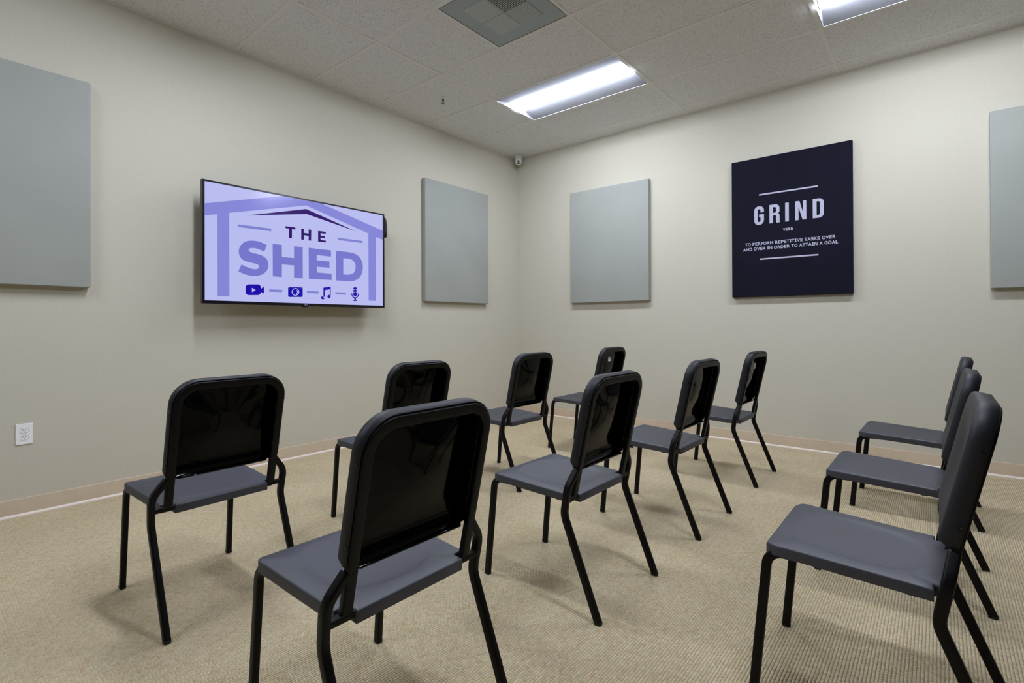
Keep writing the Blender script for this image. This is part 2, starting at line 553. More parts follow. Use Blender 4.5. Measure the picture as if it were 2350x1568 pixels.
# ------------------------------------------------------------------ ceiling lights
def make_troffer(cx, cy, label):
    L, W = 2 * T - TEE, T - TEE
    e = thing('ceiling_light', (cx, cy, H), label, 'light', 'recessed ceiling lights')
    hx, hy = L / 2 - 0.001, W / 2 - 0.001
    dep = 0.036
    ly = 0.086                                 # half width of the lens
    ex0, ex1 = -hx + 0.024, hx - 0.024
    # housing: sloped reflectors + end plates as an open pan with thickness
    bm = bmesh.new()
    def prof(x):
        pts = []
        for k in range(9):                     # curved side reflector from long edge up to the lens
            t = k / 8
            pts.append((x, -hy + 0.006 + (hy - 0.006 - ly) * t, 0.001 + dep * t))
        return pts
    for sgn in (-1, 1):
        a = [(-hx, sgn * -hy * -1 * -1, 0)]
        rows = []
        for x in (0, 1):
            row = []
            for (q, y, z) in prof(0):
                # reflector ends follow the sloped end plates
                f = (z / dep)
                xx = (-hx + 0.006 + (ex0 + hx - 0.006) * f) if x == 0 else (hx - 0.006 + (ex1 - hx + 0.006) * f)
                row.append(bm.verts.new((xx, sgn * y, z)))
            rows.append(row)
        for k in range(8):
            bm.faces.new((rows[0][k], rows[0][k + 1], rows[1][k + 1], rows[1][k]))
    newobj('reflector', bm_mesh(bm), M_REFL, e, smooth=True)
    for nm, s0, xe in (('end_plate', -1, ex0), ('end_plate', 1, ex1)):
        bm = bmesh.new()
        low = [bm.verts.new((s0 * (hx - 0.006), y, 0.001)) for y in (-hy + 0.006, hy - 0.006)]
        pr = prof(0)
        up = []
        for sgn in (-1, 1):
            seq = []
            for (q, y, z) in (pr[1:] if sgn == -1 else list(reversed(pr[1:]))):
                f = z / dep
                xx = s0 * (hx - 0.006) + (xe - s0 * (hx - 0.006)) * f
                seq.append(bm.verts.new((xx, y if sgn == -1 else -y, z)))
            up += seq
        bm.faces.new([low[0]] + up + [low[1]])
        newobj(nm, bm_mesh(bm), M_REFL, e)
    # rim around the opening
    bm = bmesh.new()
    add_box(bm, -hx, -hy, -0.0005, hx, -hy + 0.007, 0.012)
    add_box(bm, -hx, hy - 0.007, -0.0005, hx, hy, 0.012)
    add_box(bm, -hx, -hy + 0.007, -0.0005, -hx + 0.007, hy - 0.007, 0.012)
    add_box(bm, hx - 0.007, -hy + 0.007, -0.0005, hx, hy - 0.007, 0.012)
    newobj('rim', bm_mesh(bm), M_RIM, e)
    # housing box above the ceiling
    bm = bmesh.new()
    add_box(bm, -hx, -hy, 0.012, hx, hy, dep + 0.04)
    bm.faces.ensure_lookup_table()
    bmesh.ops.delete(bm, geom=[f for f in bm.faces if f.normal.z < -0.5 or abs(f.calc_center_median().z - 0.012) < 1e-4], context='FACES_ONLY')
    newobj('housing', bm_mesh(bm), M_TEE, e)
    # bulging lens
    bm = bmesh.new()
    n = 12
    loops = []
    for x in (ex0, ex1):
        loops.append([(x, ly * math.cos(math.pi * k / n), dep - 0.047 * math.sin(math.pi * k / n)) for k in range(n + 1)])
    rows = loft(bm, loops, cap0=True, cap1=True, closed=False)
    newobj('lens', bm_mesh(bm), M_LENS, e, smooth=False)
    # collar at the lens ends
    for xx in (ex0, ex1):
        s0 = -1 if xx == ex0 else 1
        bm = bmesh.new()
        lo = [(xx + s0 * 0.004, (ly + 0.0015) * math.cos(math.pi * k / n), dep + 0.0005 - 0.0485 * math.sin(math.pi * k / n)) for k in range(n + 1)]
        li = [(xx - s0 * 0.002, a[1], a[2]) for a in lo]
        loft(bm, [lo, li], False, False, closed=False)
        newobj('lens_collar', bm_mesh(bm), M_RIM, e)
    return e
LIGHT_LABELS = {(0, 1): 'white recessed ceiling light with lit tube lens, whole fixture in view above the room corner',
                (2, 1): 'white recessed ceiling light cut off by the top right of the photo'}
_rest = {(0, 5): 'recessed ceiling light overhead on the television side, out of view above the photo',
         (2, 5): 'recessed ceiling light overhead on the poster side, out of view above the photo',
         (0, 9): 'recessed ceiling light behind the viewer near the left wall, out of view'}
LIGHT_LABELS.update(_rest)
for (i, j) in LIGHTS:
    make_troffer(gx[i] + T, gy[j] - T / 2, LIGHT_LABELS[(i, j)])

# ------------------------------------------------------------------ air diffuser
def make_diffuser():
    cx, cy = GX + 2 * T - T / 2, gy[3] - T / 2
    e = thing('air_diffuser', (cx, cy, H), 'square grey perforated air diffuser set in the ceiling grid at the top of the photo', 'air vent')
    h = T / 2 - TEE / 2 - 0.001
    box('face_plate', (-h, -h, 0.0005), (h, h, 0.0055), M_PERF, e)
    q = 0.185
    # pinwheel of four louvre fields seen through the face
    for k in range(4):
        sx, sy = ((-1, -1), (1, -1), (1, 1), (-1, 1))[k]
        x0, x1 = sorted((sx * 0.004, sx * q)); y0, y1 = sorted((sy * 0.004, sy * q))
        bm = bmesh.new()
        n = 14
        add_box(bm, x0, y0, -0.0008, x1, y1, 0.0006)
        fld = newobj('louvre_field', bm_mesh(bm), M_DUCT if k == 1 else (M_LOUVRE if k == 2 else M_PERF2), e)
        if k in (0, 3):
            continue
        bm = bmesh.new()
        for i in range(n):
            t0 = (i + 0.08) / n; t1 = (i + (0.55 if k == 1 else 0.86)) / n
            if k % 2 == 0:
                add_box(bm, x0 + 0.004, y0 + (y1 - y0) * t0, -0.0022, x1 - 0.004, y0 + (y1 - y0) * t1, -0.0008)
            else:
                add_box(bm, x0 + (x1 - x0) * t0, y0 + 0.004, -0.0022, x0 + (x1 - x0) * t1, y1 - 0.004, -0.0008)
        newobj('slats', bm_mesh(bm), M_PERF2, fld)
    bm = bmesh.new()
    add_box(bm, -h, -h, -0.0012, h, -h + 0.004, 0.0005); add_box(bm, -h, h - 0.004, -0.0012, h, h, 0.0005)
    add_box(bm, -h, -h + 0.004, -0.0012, -h + 0.004, h - 0.004, 0.0005); add_box(bm, h - 0.004, -h + 0.004, -0.0012, h, h - 0.004, 0.0005)
    newobj('edge_trim', bm_mesh(bm), M_TRIMD, e)
make_diffuser()

# ------------------------------------------------------------------ sprinkler and security camera
def lathe(bm, prof, n=24, axis_z=True):
    loops = [[(r * math.cos(2 * math.pi * k / n), r * math.sin(2 * math.pi * k / n), z) for k in range(n)] for r, z in prof]
    loft(bm, loops)

def make_sprinkler():
    e = thing('fire_sprinkler', (0.5715, -1.735, TZ), 'small metal fire sprinkler head on the ceiling tile left of the lit fixture', 'sprinkler')
    bm = bmesh.new(); lathe(bm, [(0.038, 0.0), (0.038, -0.002), (0.032, -0.006), (0.018, -0.008)])
    newobj('escutcheon', bm_mesh(bm), M_TEE, e, smooth=True)
    bm = bmesh.new(); lathe(bm, [(0.009, -0.008), (0.010, -0.022), (0.006, -0.024)])
    newobj('body', bm_mesh(bm), M_BRASS, e)
    bm = bmesh.new()
    for s in (-1, 1):
        sweep(bm, fillet([(s * 0.008, 0, -0.022), (s * 0.013, 0, -0.034), (s * 0.003, 0, -0.048)], 0.006), rrect(0.004, 0.004, 0.001), (0, 1, 0))
    newobj('frame_arms', bm_mesh(bm), M_BRASS, e)
    bm = bmesh.new(); lathe(bm, [(0.0025, -0.024), (0.0025, -0.047)], 8)
    newobj('bulb', bm_mesh(bm), M_SLOT, e)
    bm = bmesh.new(); lathe(bm, [(0.004, -0.046), (0.016, -0.049), (0.016, -0.050), (0.003, -0.051)])
    newobj('deflector', bm_mesh(bm), M_BRASS, e)
make_sprinkler()

def make_seccam():
    e = thing('security_camera', (0.105, -0.10, H - 0.0005), 'white ball security camera hanging from the ceiling in the room corner', 'camera')
    bm = bmesh.new(); lathe(bm, [(0.050, 0.0), (0.050, -0.010), (0.047, -0.030), (0.041, -0.040)], 32)
    newobj('base', bm_mesh(bm), M_CAMWHITE, e, smooth=True).data.set_sharp_from_angle(angle=R(40))
    ball = Vector((0.004, -0.006, -0.066))
    bm = bmesh.new()
    bmesh.ops.create_uvsphere(bm, u_segments=32, v_segments=20, radius=0.0445)
    bm.transform(Matrix.Translation(ball))
    b = newobj('ball', bm_mesh(bm), M_CAMWHITE, e, smooth=True)
    d = Vector((3.7, -4.6, -1.85)).normalized()
    rot = d.to_track_quat('Z', 'Y').to_matrix().to_4x4()
    X = Matrix.Translation(ball) @ rot
    def ring(name, r0, r1, z, a0, a1, m, th=0.002, par=b):
        n = 24
        bm = bmesh.new()
        out = [(r1 * math.cos(a0 + (a1 - a0) * k / n), r1 * math.sin(a0 + (a1 - a0) * k / n)) for k in range(n + 1)]
        inn = [(r0 * math.cos(a0 + (a1 - a0) * k / n), r0 * math.sin(a0 + (a1 - a0) * k / n)) for k in range(n + 1)]
        for zz in (z, z + th):
            pass
        loops = [[(p[0], p[1], z) for p in out], [(p[0], p[1], z + th) for p in out],
                 [(p[0], p[1], z + th) for p in inn], [(p[0], p[1], z) for p in inn], [(p[0], p[1], z) for p in out]]
        loft(bm, loops, False, False, closed=False)
        bm.transform(X)
        return newobj(name, bm_mesh(bm), m, par)
    ring('face_ring', 0.006, 0.034, 0.0320, 0, 2 * math.pi, M_CAMWHITE, 0.012)
    bm = bmesh.new(); lathe(bm, [(0.0115, 0.040), (0.0115, 0.0470), (0.008, 0.0490), (0.001, 0.0495)], 24)
    bm.transform(X @ Matrix.Translation((0, 0.004, 0))); newobj('lens', bm_mesh(bm), M_BLACK, b, smooth=True)
    ring('light_window', 0.015, 0.0265, 0.0440, R(200), R(340), M_BLACK, 0.0015)
    # little grub screw on the base
    bm = bmesh.new(); bmesh.ops.create_uvsphere(bm, u_segments=10, v_segments=6, radius=0.004)
    bm.transform(Matrix.Translation((0.042, -0.025, -0.012))); newobj('screw', bm_mesh(bm), M_SCREW, e)
make_seccam()

# ------------------------------------------------------------------ acoustic panels
def panel(name, a, b, label, front):
    o = box(name, a, b, M_PANEL, None, 0.006, 3)
    return tag(o, label, 'wall panel', 'grey fabric acoustic panels')
def place_box(name, lo, hi, m, bevel, seg, label, cat, group=None):
    lo, hi = Vector(lo), Vector(hi)
    c = (lo + hi) / 2
    o = box(name, tuple(lo - c), tuple(hi - c), m, None, bevel, seg)
    o.location = c
    for p in o.data.polygons:
        p.use_smooth = True
    o.data.set_sharp_from_angle(angle=R(35))
    return tag(o, label, cat, group)
PG = 'grey fabric acoustic panels'
place_box('acoustic_panel', (0.0012, -4.995, 1.278), (0.05, -4.079, 2.494), M_PANEL, 0.006, 3,
          'grey fabric acoustic panel at far left, cut by the photo edge, left of the television', 'wall panel', PG)
place_box('acoustic_panel', (0.0012, -1.494, 1.283), (0.05, -0.577, 2.499), M_PANEL, 0.006, 3,
          'grey fabric acoustic panel on the television wall between the screen and the corner', 'wall panel', PG)
place_box('acoustic_panel', (0.795, -0.05, 1.284), (1.714, -0.0012, 2.496), M_PANEL, 0.006, 3,
          'grey fabric acoustic panel on the right wall between the corner and the black poster', 'wall panel', PG)
place_box('acoustic_panel', (4.197, -0.05, 1.284), (5.113, -0.0012, 2.492), M_PANEL, 0.006, 3,
          'grey fabric acoustic panel at the right edge of the photo, right of the black poster', 'wall panel', PG)

# ------------------------------------------------------------------ poster
def make_poster():
    e = thing('poster', (2.9556, -0.0, 1.8852), 'black canvas poster reading grind with pale lettering on the right wall', 'poster')
    bm = bmesh.new()
    add_box(bm, -0.453, -0.04, -0.602, 0.453, -0.0012, 0.602, 0.004, 2)
    newobj('canvas', bm_mesh(bm), M_POSTER, e)
    X = Matrix.Translation((0, -0.0404, 0)) @ Matrix.Rotation(R(90), 4, 'X')   # drawing plane -> wall plane
    D = 0.0008
    flat_shapes('rule', [[[(-0.2253, 0.2731), (0.2158, 0.2731), (0.2158, 0.2857), (-0.2253, 0.2857)]]], D, M_PRINT, e, X)
    flat_shapes('rule', [[[(-0.2219, -0.2838), (0.2184, -0.2838), (0.2184, -0.2714), (-0.2219, -0.2714)]]], D, M_PRINT, e, X)
    # tall condensed capitals
    z0, z1 = 0.0215, 0.1790
    hh = z1 - z0
    st = 0.0275
    def arc(cx, cy, rx, ry, a0, a1, n=6):
        return [(cx + rx * math.cos(R(a0 + (a1 - a0) * k / n)), cy + ry * math.sin(R(a0 + (a1 - a0) * k / n))) for k in range(n + 1)]
    def rect(x0, y0, x1, y1):
        return [(x0, y0), (x1, y0), (x1, y1), (x0, y1)]
    sh = []
    # G
    a, b = -0.2648, -0.1872
    ro, ri = 0.036, 0.013
    g = (arc(b - ro, z1 - ro, ro, ro + 0.002, 0, 90) + arc(a + ro, z1 - ro, ro, ro + 0.002, 90, 180) +
         arc(a + ro, z0 + ro, ro, ro + 0.002, 180, 270) + arc(b - ro, z0 + ro, ro, ro + 0.002, 270, 360) +
         [(b, z0 + 0.088), (b - 0.039, z0 + 0.088), (b - 0.039, z0 + 0.064), (b - st, z0 + 0.064)] +
         arc(b - st - ri + 0.002, z0 + st + ri - 0.004, ri - 0.002, ri, 0, -90) + arc(a + st + ri - 0.002, z0 + st + ri - 0.004, ri - 0.002, ri, 270, 180) +
         arc(a + st + ri - 0.002, z1 - st - ri + 0.004, ri - 0.002, ri, 180, 90) + arc(b - st - ri + 0.002, z1 - st - ri + 0.004, ri - 0.002, ri, 90, 0) +
         [(b - st, z1 - 0.053), (b, z1 - 0.053)])
    sh.append([g])
    # R
    a, b = -0.1440, -0.0645
    r_out = [(a, z0), (a + st, z0), (a + st, z0 + 0.066), (a + 0.0405, z0 + 0.066)] + arc(a + 0.0445, z0 + 0.056, 0.0075, 0.010, 90, 0, 4) + \
            [(a + 0.052, z0 + 0.02), (a + 0.0535, z0), (b + 0.001, z0), (b - 0.0005, z0 + 0.02)] + \
            [(b - 0.0005, z0 + 0.056)] + arc(b - 0.018, z0 + 0.062, 0.0165, 0.017, 0, 70, 4) + arc(b - 0.018, z0 + 0.097, 0.0165, 0.017, -60, 0, 4) + arc(b - 0.034, z1 - 0.034, 0.033, 0.034, 0, 90) + [(a, z1)]
    r_in = [(a + st, z0 + 0.0865)] + arc(a + 0.040, z0 + 0.0985, 0.0115, 0.012, -90, 0) + arc(a + 0.040, z1 - 0.035, 0.0115, 0.012, 0, 90) + [(a + st, z1 - 0.023)]
    sh.append([r_out, r_in])
    # I
    sh.append([rect(-0.0226, z0, 0.0049, z1)])
    # N
    a, b = 0.0525, 0.1342
    sh.append([[(a, z0), (a + 0.0245, z0), (a + 0.0245, z0 + 0.108), (b - 0.0275, z0), (b, z0), (b, z1), (b - 0.0245, z1), (b - 0.0245, z0 + 0.062), (a + 0.0315, z1), (a, z1)]])
    # D
    a, b = 0.1800, 0.2579
    sh.append([[(a, z0)] + arc(b - 0.034, z0 + 0.034, 0.034, 0.034, -90, 0) + arc(b - 0.034, z1 - 0.034, 0.034, 0.034, 0, 90) + [(a, z1)],
               [(a + st, z0 + 0.023)] + arc(a + 0.039, z0 + 0.036, 0.0115, 0.013, -90, 0) + arc(a + 0.039, z1 - 0.036, 0.0115, 0.013, 0, 90) + [(a + st, z1 - 0.023)]])
    for one in sh:
        flat_shapes('letter', [one], D, M_PRINT, e, X)
    text_line('VERB', 0.0765, 0.0245, D, M_PRINT, e, X, (-0.002, -0.0444))
    text_line('TO PERFORM REPETITIVE TASKS OVER', 0.680, 0.0262, D, M_PRINT, e, X, (-0.0011, -0.1433))
    text_line('AND OVER IN ORDER TO ATTAIN A GOAL', 0.714, 0.0262, D, M_PRINT, e, X, (-0.0015, -0.1865))
make_poster()

